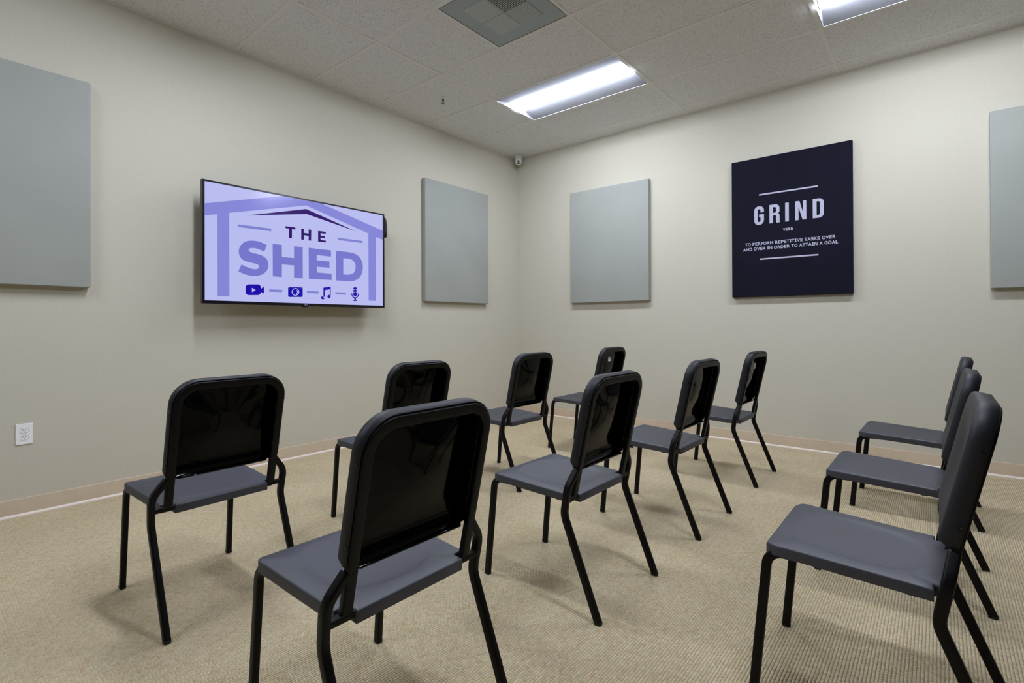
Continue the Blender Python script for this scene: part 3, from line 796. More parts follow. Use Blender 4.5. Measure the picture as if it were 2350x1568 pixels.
# ------------------------------------------------------------------ wall television
TVART = {"band":[[[[-711.1,252.6],[-190.7,399.6],[130.4,402.2],[711.2,266.9],[711.0,187.4],[642.0,202.4],[640.2,-353.5],[566.0,-353.4],[564.8,221.6],[4.1,363.8],[-557.5,214.5],[-557.2,-361.6],[-632.8,-363.3],[-633.2,192.1],[-711.2,172.8]]]],"roof":[[[[-439.1,215.5],[1.7,336.3],[448.1,223.1],[6.4,298.0]]]],"dash_top":[[[[-500.2,143.2],[-267.3,146.3],[-268.7,126.2],[-501.5,125.4]]],[[[273.6,149.3],[507.6,152.0],[507.5,133.0],[273.6,131.1]]]],"the":[[[[-161.6,180.2],[-84.5,181.1],[-85.3,164.7],[-111.3,164.7],[-112.2,94.8],[-134.1,94.9],[-133.2,165.3],[-161.6,164.9]]],[[[-38.0,180.3],[-17.6,180.2],[-17.7,148.7],[22.0,148.8],[22.0,181.3],[43.7,181.3],[41.9,96.2],[21.8,96.0],[21.9,131.4],[-17.8,131.5],[-17.8,95.5],[-38.2,96.0]]],[[[100.8,180.8],[166.8,182.2],[166.7,165.9],[122.3,165.3],[122.3,146.9],[159.9,147.2],[159.9,130.9],[122.2,130.7],[122.2,112.2],[167.4,112.5],[167.4,96.9],[100.6,96.5]]]],"shed":[[[[-300.8,22.0],[-310.9,26.0],[-321.0,30.1],[-331.1,33.9],[-341.2,36.9],[-351.5,39.2],[-361.8,40.8],[-372.1,41.9],[-382.3,42.4],[-392.7,42.4],[-403.1,41.8],[-413.2,40.6],[-422.8,38.8],[-431.8,36.3],[-440.5,33.1],[-448.6,29.3],[-456.0,25.1],[-462.7,20.3],[-468.7,14.9],[-474.1,9.1],[-479.0,3.2],[-483.1,-2.9],[-486.7,-9.3],[-489.7,-15.8],[-492.0,-22.1],[-493.7,-28.1],[-494.7,-34.1],[-495.2,-40.0],[-495.3,-46.2],[-495.0,-52.8],[-494.2,-59.7],[-492.8,-66.5],[-490.8,-72.9],[-488.1,-79.0],[-484.7,-84.9],[-480.6,-90.4],[-475.9,-95.3],[-470.3,-99.4],[-463.9,-102.9],[-456.9,-105.9],[-449.6,-108.5],[-441.8,-110.6],[-433.4,-112.3],[-424.9,-113.6],[-416.3,-115.1],[-407.6,-116.6],[-398.7,-118.0],[-390.1,-119.5],[-382.6,-121.1],[-376.2,-122.7],[-370.6,-124.4],[-365.9,-126.2],[-362.2,-128.3],[-359.5,-130.9],[-357.9,-133.8],[-357.1,-136.8],[-356.7,-139.7],[-356.7,-142.5],[-357.3,-145.3],[-358.4,-148.0],[-360.1,-150.5],[-362.3,-152.8],[-365.0,-155.0],[-368.4,-157.0],[-372.5,-158.5],[-377.5,-159.5],[-383.5,-160.2],[-389.8,-160.5],[-396.2,-160.4],[-402.8,-159.8],[-409.5,-158.8],[-416.3,-157.4],[-423.1,-155.7],[-429.7,-153.7],[-436.3,-151.4],[-443.0,-148.9],[-449.7,-146.2],[-456.5,-143.4],[-463.4,-140.4],[-470.3,-137.3],[-477.2,-134.3],[-482.6,-146.6],[-488.0,-159.0],[-493.4,-171.3],[-498.8,-183.6],[-491.5,-187.1],[-484.4,-190.6],[-477.1,-194.0],[-469.5,-197.0],[-461.7,-199.8],[-453.7,-202.3],[-445.3,-204.5],[-436.5,-206.3],[-426.9,-207.7],[-416.5,-208.8],[-406.1,-209.5],[-396.3,-209.6],[-387.4,-209.3],[-379.0,-208.5],[-370.7,-207.2],[-362.3,-205.1],[-353.5,-202.3],[-344.4,-198.7],[-335.7,-194.6],[-327.8,-190.0],[-320.6,-185.0],[-314.1,-179.4],[-308.3,-173.4],[-303.3,-167.0],[-299.1,-160.1],[-295.8,-152.7],[-293.2,-145.2],[-291.2,-137.7],[-290.0,-130.5],[-289.4,-123.4],[-289.6,-116.3],[-290.5,-109.3],[-292.0,-102.2],[-294.2,-95.1],[-297.2,-88.2],[-301.0,-82.0],[-305.7,-76.5],[-311.2,-71.5],[-317.4,-67.0],[-324.0,-63.1],[-331.2,-59.6],[-338.9,-56.7],[-347.0,-54.3],[-355.2,-52.2],[-363.7,-50.6],[-372.5,-49.5],[-381.2,-48.5],[-389.3,-47.4],[-396.9,-46.0],[-404.1,-44.5],[-410.7,-43.0],[-416.2,-41.2],[-420.6,-39.2],[-424.0,-36.9],[-426.5,-34.6],[-428.2,-32.2],[-429.1,-29.6],[-429.0,-26.8],[-428.2,-24.1],[-426.9,-21.7],[-425.2,-19.5],[-423.1,-17.6],[-420.2,-15.8],[-416.2,-14.3],[-410.7,-12.7],[-404.2,-11.2],[-396.8,-10.2],[-389.2,-9.9],[-381.2,-10.5],[-372.7,-11.7],[-363.9,-13.6],[-355.1,-15.8],[-346.2,-18.5],[-337.2,-21.8],[-328.2,-25.3],[-319.1,-28.8],[-314.5,-16.1],[-310.0,-3.4],[-305.4,9.3]]],[[[-258.2,36.3],[-190.0,36.4],[-189.5,-53.2],[-95.7,-52.8],[-95.5,37.9],[-26.6,37.6],[-26.4,-202.2],[-96.1,-201.0],[-95.9,-108.1],[-189.6,-109.0],[-189.8,-203.0],[-257.2,-202.7]]],[[[21.7,38.6],[212.4,39.0],[212.3,-11.1],[88.0,-10.5],[88.7,-52.4],[198.5,-51.5],[198.3,-102.2],[89.4,-102.8],[90.1,-147.8],[218.0,-148.3],[217.0,-199.2],[22.7,-201.2]]],[[[255.8,40.6],[282.6,40.9],[309.6,41.2],[336.9,41.6],[364.5,41.9],[379.6,41.4],[394.8,41.2],[409.9,40.3],[424.3,37.7],[438.3,33.0],[452.1,26.7],[464.8,19.3],[475.8,11.1],[484.6,1.8],[491.8,-8.6],[497.6,-19.4],[502.2,-30.0],[505.6,-40.0],[507.7,-49.8],[508.7,-59.9],[508.8,-70.7],[508.4,-82.7],[507.2,-95.5],[504.9,-108.4],[501.0,-120.8],[495.4,-132.8],[488.2,-144.7],[479.8,-155.9],[470.5,-165.7],[460.0,-174.1],[448.3,-181.4],[435.9,-187.6],[423.6,-192.4],[411.2,-195.6],[398.4,-197.3],[385.6,-198.3],[372.9,-199.7],[343.5,-199.7],[314.3,-199.7],[285.4,-199.8],[256.9,-199.8],[256.6,-139.7],[256.3,-79.6],[256.1,-19.5]],[[322.9,-12.8],[333.2,-12.6],[343.5,-12.4],[353.9,-12.2],[364.4,-12.0],[374.9,-13.4],[385.8,-14.5],[396.2,-16.2],[405.6,-19.4],[414.0,-24.6],[421.7,-31.3],[428.3,-38.7],[433.3,-46.1],[436.6,-53.3],[438.3,-60.7],[439.0,-68.5],[438.8,-76.5],[438.1,-85.4],[436.5,-94.8],[434.0,-104.0],[430.3,-112.3],[425.6,-119.4],[419.8,-125.8],[413.0,-131.4],[405.2,-136.1],[396.0,-139.4],[385.6,-141.7],[374.6,-143.5],[364.0,-145.5],[353.6,-145.7],[343.2,-145.8],[332.8,-146.0],[322.5,-146.2],[322.6,-112.8],[322.7,-79.5],[322.8,-46.2]]]],"dash_low":[[[[-283.8,-298.9],[-187.8,-298.4],[-187.8,-315.7],[-283.8,-316.6]]],[[[7.4,-297.0],[103.7,-296.1],[103.7,-313.0],[7.3,-314.2]]],[[[250.5,-295.5],[346.3,-294.3],[346.3,-311.9],[250.5,-312.8]]]],"video":[[[[-365.8,-268.2],[-359.1,-268.9],[-352.9,-271.7],[-348.1,-276.4],[-345.0,-282.4],[-343.9,-289.3],[-343.9,-321.6],[-345.0,-328.5],[-348.2,-334.9],[-353.1,-340.1],[-359.2,-343.5],[-366.0,-344.9],[-428.8,-347.5],[-435.4,-346.7],[-441.3,-343.8],[-446.0,-339.2],[-449.0,-333.2],[-450.0,-326.5],[-449.9,-295.0],[-448.9,-288.1],[-445.9,-281.8],[-441.2,-276.7],[-435.2,-273.3],[-428.7,-271.8]],[[-406.6,-294.0],[-379.6,-310.0],[-406.7,-325.8]]],[[[-345.3,-299.2],[-321.7,-281.1],[-321.8,-332.5],[-345.3,-313.9]]]],"camera":[[[[-36.7,-270.0],[-33.8,-270.3],[-31.2,-271.4],[-29.1,-273.3],[-27.8,-275.7],[-27.4,-278.5],[-27.5,-336.0],[-28.0,-338.8],[-29.3,-341.3],[-31.4,-343.4],[-34.0,-344.7],[-36.9,-345.3],[-133.5,-349.1],[-136.3,-348.7],[-138.8,-347.6],[-140.8,-345.7],[-142.1,-343.3],[-142.5,-340.7],[-142.4,-284.4],[-142.0,-281.7],[-140.7,-279.2],[-138.7,-277.2],[-136.2,-275.8],[-133.4,-275.2]],[[-54.7,-307.4],[-55.8,-314.9],[-58.8,-322.0],[-63.6,-328.2],[-69.9,-333.1],[-77.1,-336.3],[-84.9,-337.6],[-92.6,-336.9],[-99.8,-334.3],[-105.9,-330.0],[-110.6,-324.3],[-113.6,-317.5],[-114.6,-310.2],[-113.5,-302.7],[-110.6,-295.6],[-105.9,-289.5],[-99.7,-284.6],[-92.5,-281.4],[-84.8,-280.0],[-77.0,-280.5],[-69.8,-283.1],[-63.5,-287.3],[-58.8,-293.1],[-55.8,-299.9]]],[[[-61.7,-307.7],[-62.5,-313.9],[-64.9,-319.7],[-68.5,-324.8],[-73.3,-328.7],[-78.9,-331.3],[-84.9,-332.4],[-90.8,-331.8],[-96.4,-329.7],[-101.1,-326.2],[-104.7,-321.5],[-107.0,-315.9],[-107.7,-309.8],[-107.0,-303.7],[-104.7,-297.9],[-101.0,-292.9],[-96.3,-288.9],[-90.7,-286.2],[-84.8,-285.1],[-78.8,-285.6],[-73.3,-287.7],[-68.5,-291.2],[-64.8,-296.0],[-62.5,-301.6]],[[-72.4,-294.0],[-69.6,-296.7],[-67.5,-299.8],[-66.1,-303.4],[-65.6,-307.2],[-65.9,-311.1],[-67.0,-314.9],[-68.9,-318.4],[-71.5,-321.5],[-74.7,-324.0],[-78.3,-325.8],[-81.9,-323.2],[-79.0,-321.7],[-76.5,-319.6],[-74.4,-317.0],[-72.9,-314.0],[-72.0,-310.9],[-71.8,-307.6],[-72.2,-304.4],[-73.3,-301.4],[-75.0,-298.7],[-77.2,-296.5]]],[[[-39.9,-266.4],[-39.1,-266.5],[-38.5,-266.8],[-38.0,-267.3],[-37.6,-267.9],[-37.5,-268.6],[-37.5,-273.8],[-37.6,-274.5],[-38.0,-275.1],[-38.5,-275.6],[-39.2,-276.0],[-39.9,-276.1],[-48.5,-276.6],[-49.2,-276.5],[-49.8,-276.2],[-50.3,-275.8],[-50.7,-275.2],[-50.8,-274.5],[-50.8,-269.3],[-50.7,-268.6],[-50.3,-267.9],[-49.8,-267.4],[-49.2,-267.1],[-48.4,-266.9]]]],"note":[[[[145.4,-264.1],[209.1,-252.1],[208.9,-330.2],[200.3,-330.6],[200.4,-275.2],[156.3,-283.6],[156.1,-343.9],[145.2,-344.4]]],[[[155.3,-344.0],[154.8,-347.4],[153.2,-350.6],[150.8,-353.4],[147.7,-355.6],[144.1,-357.1],[140.2,-357.7],[136.3,-357.4],[132.6,-356.2],[129.5,-354.2],[127.2,-351.6],[125.7,-348.5],[125.2,-345.1],[125.7,-341.7],[127.2,-338.5],[129.6,-335.7],[132.7,-333.5],[136.3,-332.0],[140.2,-331.4],[144.1,-331.7],[147.8,-332.9],[150.9,-334.9],[153.3,-337.5],[154.8,-340.6]]],[[[208.9,-331.8],[208.4,-335.2],[206.9,-338.5],[204.6,-341.3],[201.6,-343.6],[198.0,-345.0],[194.3,-345.6],[190.5,-345.3],[187.0,-344.1],[184.0,-342.1],[181.8,-339.5],[180.3,-336.3],[179.8,-332.9],[180.3,-329.5],[181.8,-326.3],[184.1,-323.4],[187.1,-321.2],[190.6,-319.7],[194.3,-319.1],[198.1,-319.4],[201.6,-320.6],[204.6,-322.6],[206.9,-325.2],[208.4,-328.4]]]],"mic":[[[[415.0,-261.1],[416.2,-255.5],[419.4,-250.5],[424.3,-246.6],[430.4,-244.3],[436.9,-244.0],[443.0,-245.6],[448.0,-249.0],[451.2,-253.7],[452.3,-259.2],[452.3,-262.5],[440.1,-263.1],[440.1,-267.2],[452.3,-266.6],[452.3,-273.1],[440.1,-273.7],[440.1,-277.8],[452.3,-277.2],[452.2,-283.7],[440.1,-284.3],[440.1,-288.4],[452.2,-287.8],[452.2,-302.5],[451.0,-308.4],[447.8,-313.7],[442.8,-317.7],[436.7,-320.0],[430.2,-320.3],[424.1,-318.5],[419.2,-314.9],[416.0,-309.9],[414.9,-304.1],[414.9,-289.5],[427.0,-289.0],[427.0,-284.9],[415.0,-285.5],[415.0,-279.0],[427.0,-278.4],[427.1,-274.3],[415.0,-274.9],[415.0,-268.4],[427.1,-267.8],[427.1,-263.8],[415.0,-264.4]]],[[[471.0,-295.1],[469.7,-305.8],[465.9,-315.8],[459.9,-324.6],[452.1,-331.3],[443.1,-335.8],[433.4,-337.5],[423.8,-336.5],[414.8,-332.8],[407.2,-326.6],[401.3,-318.5],[397.7,-308.9],[396.5,-298.5],[405.7,-298.0],[406.6,-306.4],[409.3,-314.1],[413.7,-320.6],[419.5,-325.6],[426.2,-328.5],[433.4,-329.4],[440.7,-328.0],[447.4,-324.5],[453.3,-319.0],[457.8,-312.1],[460.6,-304.1],[461.6,-295.6]]],[[[437.1,-333.3],[437.7,-333.4],[438.2,-333.6],[438.6,-333.9],[438.9,-334.4],[439.0,-334.9],[438.9,-356.0],[438.8,-356.6],[438.6,-357.0],[438.1,-357.4],[437.6,-357.6],[437.1,-357.7],[429.6,-358.0],[429.0,-357.9],[428.5,-357.7],[428.1,-357.4],[427.8,-356.9],[427.7,-356.4],[427.8,-335.3],[427.9,-334.8],[428.2,-334.3],[428.6,-333.9],[429.1,-333.7],[429.7,-333.6]]],[[[446.4,-351.7],[447.3,-351.8],[448.1,-352.1],[448.7,-352.6],[449.1,-353.3],[449.2,-354.1],[449.2,-358.1],[449.1,-358.9],[448.7,-359.6],[448.0,-360.2],[447.3,-360.5],[446.4,-360.7],[420.3,-361.5],[419.4,-361.5],[418.7,-361.1],[418.0,-360.6],[417.7,-360.0],[417.5,-359.2],[417.5,-355.1],[417.7,-354.4],[418.1,-353.7],[418.7,-353.1],[419.5,-352.8],[420.3,-352.6]]]]}
def emat(name, srgb, k=1.0):
    c = s2l(srgb)
    return mat(name, (0.005, 0.005, 0.006), 0.14, 0.2, emis=c, estr=k)
def make_tv():
    e = thing('television', (0.0, -2.7922, 1.6126), 'large flat television showing the shed logo on the left wall', 'television')
    xf = 0.165
    W, T_, B_ = 0.7290, 0.4138, -0.4137
    sw, st_, sb = 0.7125, 0.4015, -0.3930
    bm = bmesh.new()
    add_box(bm, xf - 0.034, -W, B_, xf, W, T_, 0.004, 2)
    # cut the screen recess: rebuild as frame of four bars plus a back slab
    bm.free()
    bm = bmesh.new()
    add_box(bm, xf - 0.030, -W, sb - 0.0, xf, -sw, st_, 0.0)
    add_box(bm, xf - 0.030, sw, sb, xf, W, st_, 0.0)
    add_box(bm, xf - 0.030, -W, st_, xf, W, T_, 0.0)
    add_box(bm, xf - 0.030, -W, B_, xf, W, sb, 0.0)
    newobj('bezel', bm_mesh(bm), M_BEZEL, e)
    bm = bmesh.new()
    add_box(bm, xf - 0.036, -W + 0.002, B_ + 0.002, xf - 0.0035, W - 0.002, T_ - 0.002, 0.003, 2)
    add_box(bm, xf - 0.075, -0.55, -0.38, xf - 0.034, 0.55, 0.12, 0.015, 3)
    newobj('back_housing', bm_mesh(bm), M_BLACK, e)
    scr = box('screen', (xf - 0.004, -sw, sb), (xf - 0.002, sw, st_), emat('screen_lavender', (184, 187, 238)), e)
    # drawing plane: first axis along +y, second up, facing +x
    X = Matrix.Translation((xf - 0.0018, 0, 0)) @ Matrix(((0, 0, 1, 0), (1, 0, 0, 0), (0, 1, 0, 0), (0, 0, 0, 1))) @ Matrix.Scale(0.001, 4)
    mb = emat('screen_band', (132, 133, 214)); md = emat('screen_dark', (44, 8, 104)); ms = emat('screen_letters', (117, 118, 203))
    mi = emat('screen_icon', (24, 4, 168)); mg = emat('screen_dash', (126, 130, 205))
    names = {'band': ('house_outline', mb), 'roof': ('roof_mark', md), 'dash_top': ('dash', mg), 'the': ('lettering', md),
             'shed': ('lettering', ms), 'dash_low': ('dash', mg), 'video': ('video_icon', mi), 'camera': ('camera_icon', mi),
             'note': ('music_icon', mi), 'mic': ('microphone_icon', mi)}
    for k, shapes in TVART.items():
        nm, m = names[k]
        if k == 'band':
            shapes = [[[(max(-712, min(712, p[0])), min(401, p[1])) for p in lp] for lp in s] for s in shapes]
        if k in ('the', 'shed', 'dash_top', 'dash_low'):
            for one in shapes:
                flat_shapes('letter' if k in ('the', 'shed') else nm, [one], 0.4, m, scr, X)
        else:
            flat_shapes(nm, shapes, 0.4, m, scr, X)
    # crescent highlight in the camera lens, slits on the microphone
    # maker's mark and sensor tab under the screen
    lm = mat('tv_mark', s2l((150, 145, 180)), 0.4, 0.4)
    Xl = Matrix.Translation((xf + 0.0004, 0.002, -0.4045)) @ Matrix(((0, 0, 1, 0), (1, 0, 0, 0), (0, 1, 0, 0), (0, 0, 0, 1)))
    cir = [[(-0.010 + 0.0055 * math.cos(k * math.pi / 8), 0.0055 * math.sin(k * math.pi / 8)) for k in range(16)]]
    flat_shapes('maker_mark', [cir], 0.0008, lm, e, Xl)
    text_shape('maker_mark', 'LG', 0.0125, 0.008, 0.0008, lm, e, Xl, 0.01, (0.0035, 0.0))
    box('sensor_tab', (xf - 0.02, -0.030, B_ - 0.0085), (xf - 0.003, 0.018, B_ + 0.001), M_BLACK, e, 0.002)
    # wall bracket
    bm = bmesh.new()
    add_box(bm, 0.0012, -0.32, -0.14, 0.012, 0.32, 0.10)
    for y in (-0.2, 0.2):
        add_box(bm, 0.012, y - 0.02, -0.2, xf - 0.07, y + 0.02, 0.11)
    newobj('wall_bracket', bm_mesh(bm), M_SLOT, e)
make_tv()

# slim remote stuck to the screen's right edge
def make_remote():
    e = thing('remote_control', (0.150, -2.7922 + 0.7290, 1.6126 + 0.298), 'slim black remote control stuck upright on the right edge of the television', 'remote control')
    bm = bmesh.new()
    loops = []
    for z, th, wd in ((-0.088, 0.018, 0.026), (-0.085, 0.026, 0.032), (-0.06, 0.033, 0.037), (-0.02, 0.032, 0.037), (0.015, 0.028, 0.036),
                      (0.05, 0.022, 0.034), (0.075, 0.016, 0.032), (0.086, 0.011, 0.026), (0.089, 0.006, 0.020)):
        inner = 0.0015 + (0.004 if z > -0.01 else 0.0)
        loops.append([(x, inner + (th - 0.0) / 2 + y - 0.0, z) for x, y in rrect(wd, th, min(th, wd) * 0.42, 4)])
    loft(bm, loops)
    newobj('body', bm_mesh(bm), M_BLACK, e, smooth=True)
    box('mounting_pad', (-0.01, 0.0, -0.075), (0.01, 0.006, -0.03), M_BLACK, e)
    box('mounting_pad', (-0.006, 0.0, 0.074), (0.006, 0.010, 0.080), M_BLACK, e)
make_remote()

# ------------------------------------------------------------------ wall outlet
def make_outlet():
    e = thing('wall_outlet', (0.0, -4.3625, 0.4515), 'white duplex power outlet low on the left wall at the photo edge', 'outlet')
    bm = bmesh.new()
    add_box(bm, 0, -0.0350, -0.0575, 0.0055, 0.0350, 0.0575, 0.002, 2)
    newobj('cover_plate', bm_mesh(bm), M_WHITE, e)
    Xw = Matrix.Translation((0.0058, 0, 0)) @ Matrix(((0, 0, 1, 0), (1, 0, 0, 0), (0, 1, 0, 0), (0, 0, 0, 1)))
    for cz in (0.0195, -0.0195):
        pts = [(0.0172 * max(-1, min(1, 1.18 * math.cos(k * math.pi / 18))), cz + 0.0143 * max(-0.93, min(0.93, 1.05 * math.sin(k * math.pi / 18)))) for k in range(36)]
        rim = [(p[0] * 1.05, cz + (p[1] - cz) * 1.06) for p in pts]
        r = flat_shapes('socket', [[pts]], 0.0022, M_WHITE, e, Xw)
        flat_shapes('socket_gap', [[rim]], 0.0008, M_GAP, r, Xw)
        Xs = Matrix.Translation((0.0012, 0, 0)) @ Xw
        flat_shapes('slot', [[[(-0.0075, cz - 0.0005), (-0.0052, cz - 0.0005), (-0.0052, cz + 0.0085), (-0.0075, cz + 0.0085)]]], 0.0006, M_SLOT, r, Xs)
        flat_shapes('slot', [[[(0.0055, cz + 0.0005), (0.0075, cz + 0.0005), (0.0075, cz + 0.0075), (0.0055, cz + 0.0075)]]], 0.0006, M_SLOT, r, Xs)
        flat_shapes('ground_hole', [[[(0.0026 * math.cos(k * math.pi / 8), cz - 0.0072 + 0.0026 * math.sin(k * math.pi / 8)) for k in range(16)]]], 0.0006, M_SLOT, r, Xs)
    bm = bmesh.new()
    bmesh.ops.create_cone(bm, cap_ends=True, segments=12, radius1=0.003, radius2=0.0026, depth=0.002)
    bm.transform(Matrix.Translation((0.006, 0, 0)) @ Matrix.Rotation(R(90), 4, 'Y'))
    newobj('screw', bm_mesh(bm), M_WHITE, e)
make_outlet()

# ------------------------------------------------------------------ chairs
# the chair faces -x; U is the distance behind the front feet, CU brings the origin to the middle
CU = 0.276
TILT = math.atan(0.2247)
B_UP = Vector((math.sin(TILT), 0, math.cos(TILT)))
B_FW = Vector((-math.cos(TILT), 0, math.sin(TILT)))
B_O = Vector((0.457 - CU, 0, 0.537))
def bp_(y, s, d):
    p = B_O + B_UP * s + B_FW * d
    return (p.x, y, p.z)

def seat_mesh():
    # outline in (u, y)
    def outline(ins):
        fw, rw = 0.2135 - ins, 0.2010 - ins
        u0, u1 = 0.031 + ins, 0.4375 - ins
        rf = max(0.004, 0.040 - ins)
        nu, ny = 0.403 - ins, 0.166 - ins            # notches for the uprights
        half = []
        # from front centre to rear centre on +y side
        half += [(u0, 0.0), (u0 - 0.002 * 0, 0.09)]
        for k in range(8):
            t = R(90 * k / 7)
            half.append((u0 + rf - rf * math.cos(t), fw - rf + rf * math.sin(t)))
        half += [(0.13, fw - 0.003), (0.22, fw - 0.006), (0.32, rw + 0.002), (nu - 0.02, rw), (nu, rw), (nu, (rw + ny) / 2), (nu, ny), (nu + 0.017, ny), (u1 - 0.003, ny), (u1, ny - 0.003), (u1, ny * 0.5), (u1, 0.0)]
        other = [(u, -y) for u, y in reversed(half[1:-1])]
        return half + other
    def zt(u):
        return 0.4345 - max(0.0, (u - 0.06)) * 0.052 - (0.010 * ((0.06 - u) / 0.03) ** 2 if u < 0.06 else 0)
    base = outline(0.0)
    cu_, cy_ = 0.235, 0.0
    bm = bmesh.new()
    loops = []
    def lay(f, ins, dz, bottom=False):
        lp = []
        for (u, y) in outline(ins):
            uu, yy = cu_ + (u - cu_) * f, cy_ + (y - cy_) * f
            lp.append((uu - CU, yy, zt(uu) + dz))
        return lp
    th = 0.030
    loops.append(lay(0.86, 0.002, -th + 0.010))
    loops.append(lay(0.96, 0.002, -th + 0.008))
    loops.append(lay(1.0, 0.0035, -th))
    loops.append(lay(1.0, 0.0, -th))
    loops.append(lay(1.0, 0.0, -0.007))
    loops.append(lay(1.0, 0.0008, -0.0030))
    loops.append(lay(1.0, 0.0027, -0.0008))
    loops.append(lay(1.0, 0.0052, 0.0))
    ring = outline(0.0052)
    def dish(k, dz):
        lp = []
        for (u, y) in ring:
            a_ = math.atan2(y, u - 0.232)
            c_, s_ = abs(math.cos(a_)), abs(math.sin(a_))
            r_ = k / ((c_ / 0.158) ** 2.6 + (s_ / 0.162) ** 2.6) ** (1 / 2.6)
            uu = 0.232 + r_ * math.cos(a_)
            fade = max(0.0, min(1.0, (uu - 0.09) / 0.22))
            lp.append((uu - CU, r_ * math.sin(a_), zt(uu) + dz * (0.25 + 0.75 * fade) * fade ** 0.3))
        return lp
    for k, dz in ((1.03, 0.0), (1.0, -0.0004), (0.96, -0.0022), (0.90, -0.0040), (0.80, -0.0050), (0.55, -0.0058), (0.25, -0.0064)):
        loops.append(dish(k, dz))
    loft(bm, loops, True, True)
    return bm_mesh(bm, 'seat')

def panel_depth(y, s):
    a, b = abs(y) / 0.1775, abs(s - 0.153) / 0.1495
    r = min(1.0, (a ** 3 + b ** 3) ** (1 / 3))
    return 0.0465 - 0.0170 * (1 - r * r) ** 2

def shell_mesh():
    hw, top, bot, rt, rb = 0.2015, 0.3255, -0.036, 0.088, 0.032
    def outline(ins, f=1.0):
        w_, t_, b_ = hw - ins, top - ins, bot + ins
        r1, r2 = max(rt - ins, 0.02), max(rb - ins, 0.008)
        pts = []
        for cy, cs, r, a in ((w_ - r1, t_ - r1, r1, 0), (-w_ + r1, t_ - r1, r1, 90), (-w_ + r2, b_ + r2, r2, 180), (w_ - r2, b_ + r2, r2, 270)):
            for k in range(9):
                t = R(a + 90 * k / 8)
                pts.append((cy + r * math.cos(t), cs + r * math.sin(t)))
            # extra points along the straight run that follows
            if a == 0:
                f1 = (w_ - r1) / 0.1135
                pts += [(0.05 * f1, t_), (0.0, t_), (-0.05 * f1, t_)]
            if a == 90:
                lo_, hi_ = b_ + r2, t_ - r1
                pts += [(-w_, lo_ + (hi_ - lo_) * q) for q in (0.76, 0.51, 0.265)]
            if a == 180:
                f2 = (w_ - r2) / 0.1695
                pts += [(q * f2, b_) for q in (-0.155, -0.08, 0.0, 0.08, 0.155)]
            if a == 270:
                pts += [(w_, lo_ + (hi_ - lo_) * q) for q in (0.265, 0.51, 0.76)]
        return pts
    side_prof = [(0.0, 0.004), (0.0, 0.030), (0.0007, 0.0365), (0.0032, 0.0415), (0.008, 0.0448), (0.015, 0.0463), (0.024, 0.0465)]
    low_prof = [(0.0, 0.010), (0.0012, 0.016), (0.005, 0.024), (0.011, 0.0315), (0.019, 0.038), (0.029, 0.0428), (0.040, 0.0465)]
    base = outline(0.0)
    bm = bmesh.new()
    loops = []
    for k, ((i0, d0), (i1, d1)) in enumerate(zip(side_prof, low_prof)):
        oa, ob = outline(i0), outline(i1)
        lp = []
        flat = []
        for (yb, sb_), (ya, sa), (yc, sc) in zip(base, oa, ob):
            wgt = max(0.0, min(1.0, (-0.004 - sb_) / 0.032))
            wgt = wgt * wgt * (3 - 2 * wgt)
            y, s_, d = ya + (yc - ya) * wgt, sa + (sc - sa) * wgt, d0 + (d1 - d0) * wgt
            if k < 2 and sb_ < -0.004 and 0.1605 < abs(yb) < 0.1985:
                d = max(d, 0.026 + 0.003 * k)
            lp.append(bp_(y, s_, d))
            flat.append((y, s_))
        loops.append(lp)
    # the panel inside the edge bulges gently towards the rear
    for f in (0.97, 0.93, 0.88, 0.82, 0.75, 0.68, 0.60, 0.52, 0.44, 0.36, 0.28, 0.20, 0.12, 0.05):
        loops.append([bp_(y * f, 0.150 + (s_ - 0.150) * f, panel_depth(y * f, 0.150 + (s_ - 0.150) * f)) for y, s_ in flat])
    rows = loft(bm, loops, False, False)
    cv = bm.verts.new(bp_(0, 0.150, panel_depth(0, 0.150)))
    n = len(rows[-1])
    for i in range(n):
        bm.faces.new((rows[-1][i], rows[-1][(i + 1) % n], cv))
    me = bm_mesh(bm, 'backrest')
    return me

SEAT_ME = seat_mesh()
SHELL_ME = shell_mesh()

def leg_front(sg):
    y0, y1 = sg * 0.2030, sg * 0.1990
    return fillet([(0.002 - CU, y0, 0.004), (0.0405 - CU, y1, 0.4100), (0.20 - CU, sg * 0.1905, 0.4090), (0.392 - CU, sg * 0.1860, 0.4020)], [0.042, 0.5], 7)
def leg_rear(sg):
    return fillet([(0.5515 - CU, sg * 0.2300, 0.004), (0.4105 - CU, sg * 0.2315, 0.352), (0.4285 - CU, sg * 0.2365, 0.452), (0.4400 - CU, sg * 0.1935, 0.509)],
                  [0.075, 0.075], 9)

def glide(path, m, par):
    a, b = Vector(path[0]), Vector(path[1])
    d = (a - b).normalized()
    bm = bmesh.new()
    sweep(bm, [a - d * 0.004 , a + d * 0.0002], rrect(0.0275, 0.0225, 0.007), (1, 0, 0))
    add_path = [(a.x, a.y, 0.008), (a.x, a.y, 0.003), (a.x, a.y, 0.0)]
    loft(bm, [[(a.x + p * k, a.y + q * k, z) for p, q in rrect(0.027, 0.0225, 0.008)] for z, k in ((0.009, 0.98), (0.004, 0.97), (0.0, 0.72))])
    return newobj('glide', bm_mesh(bm), m, par)

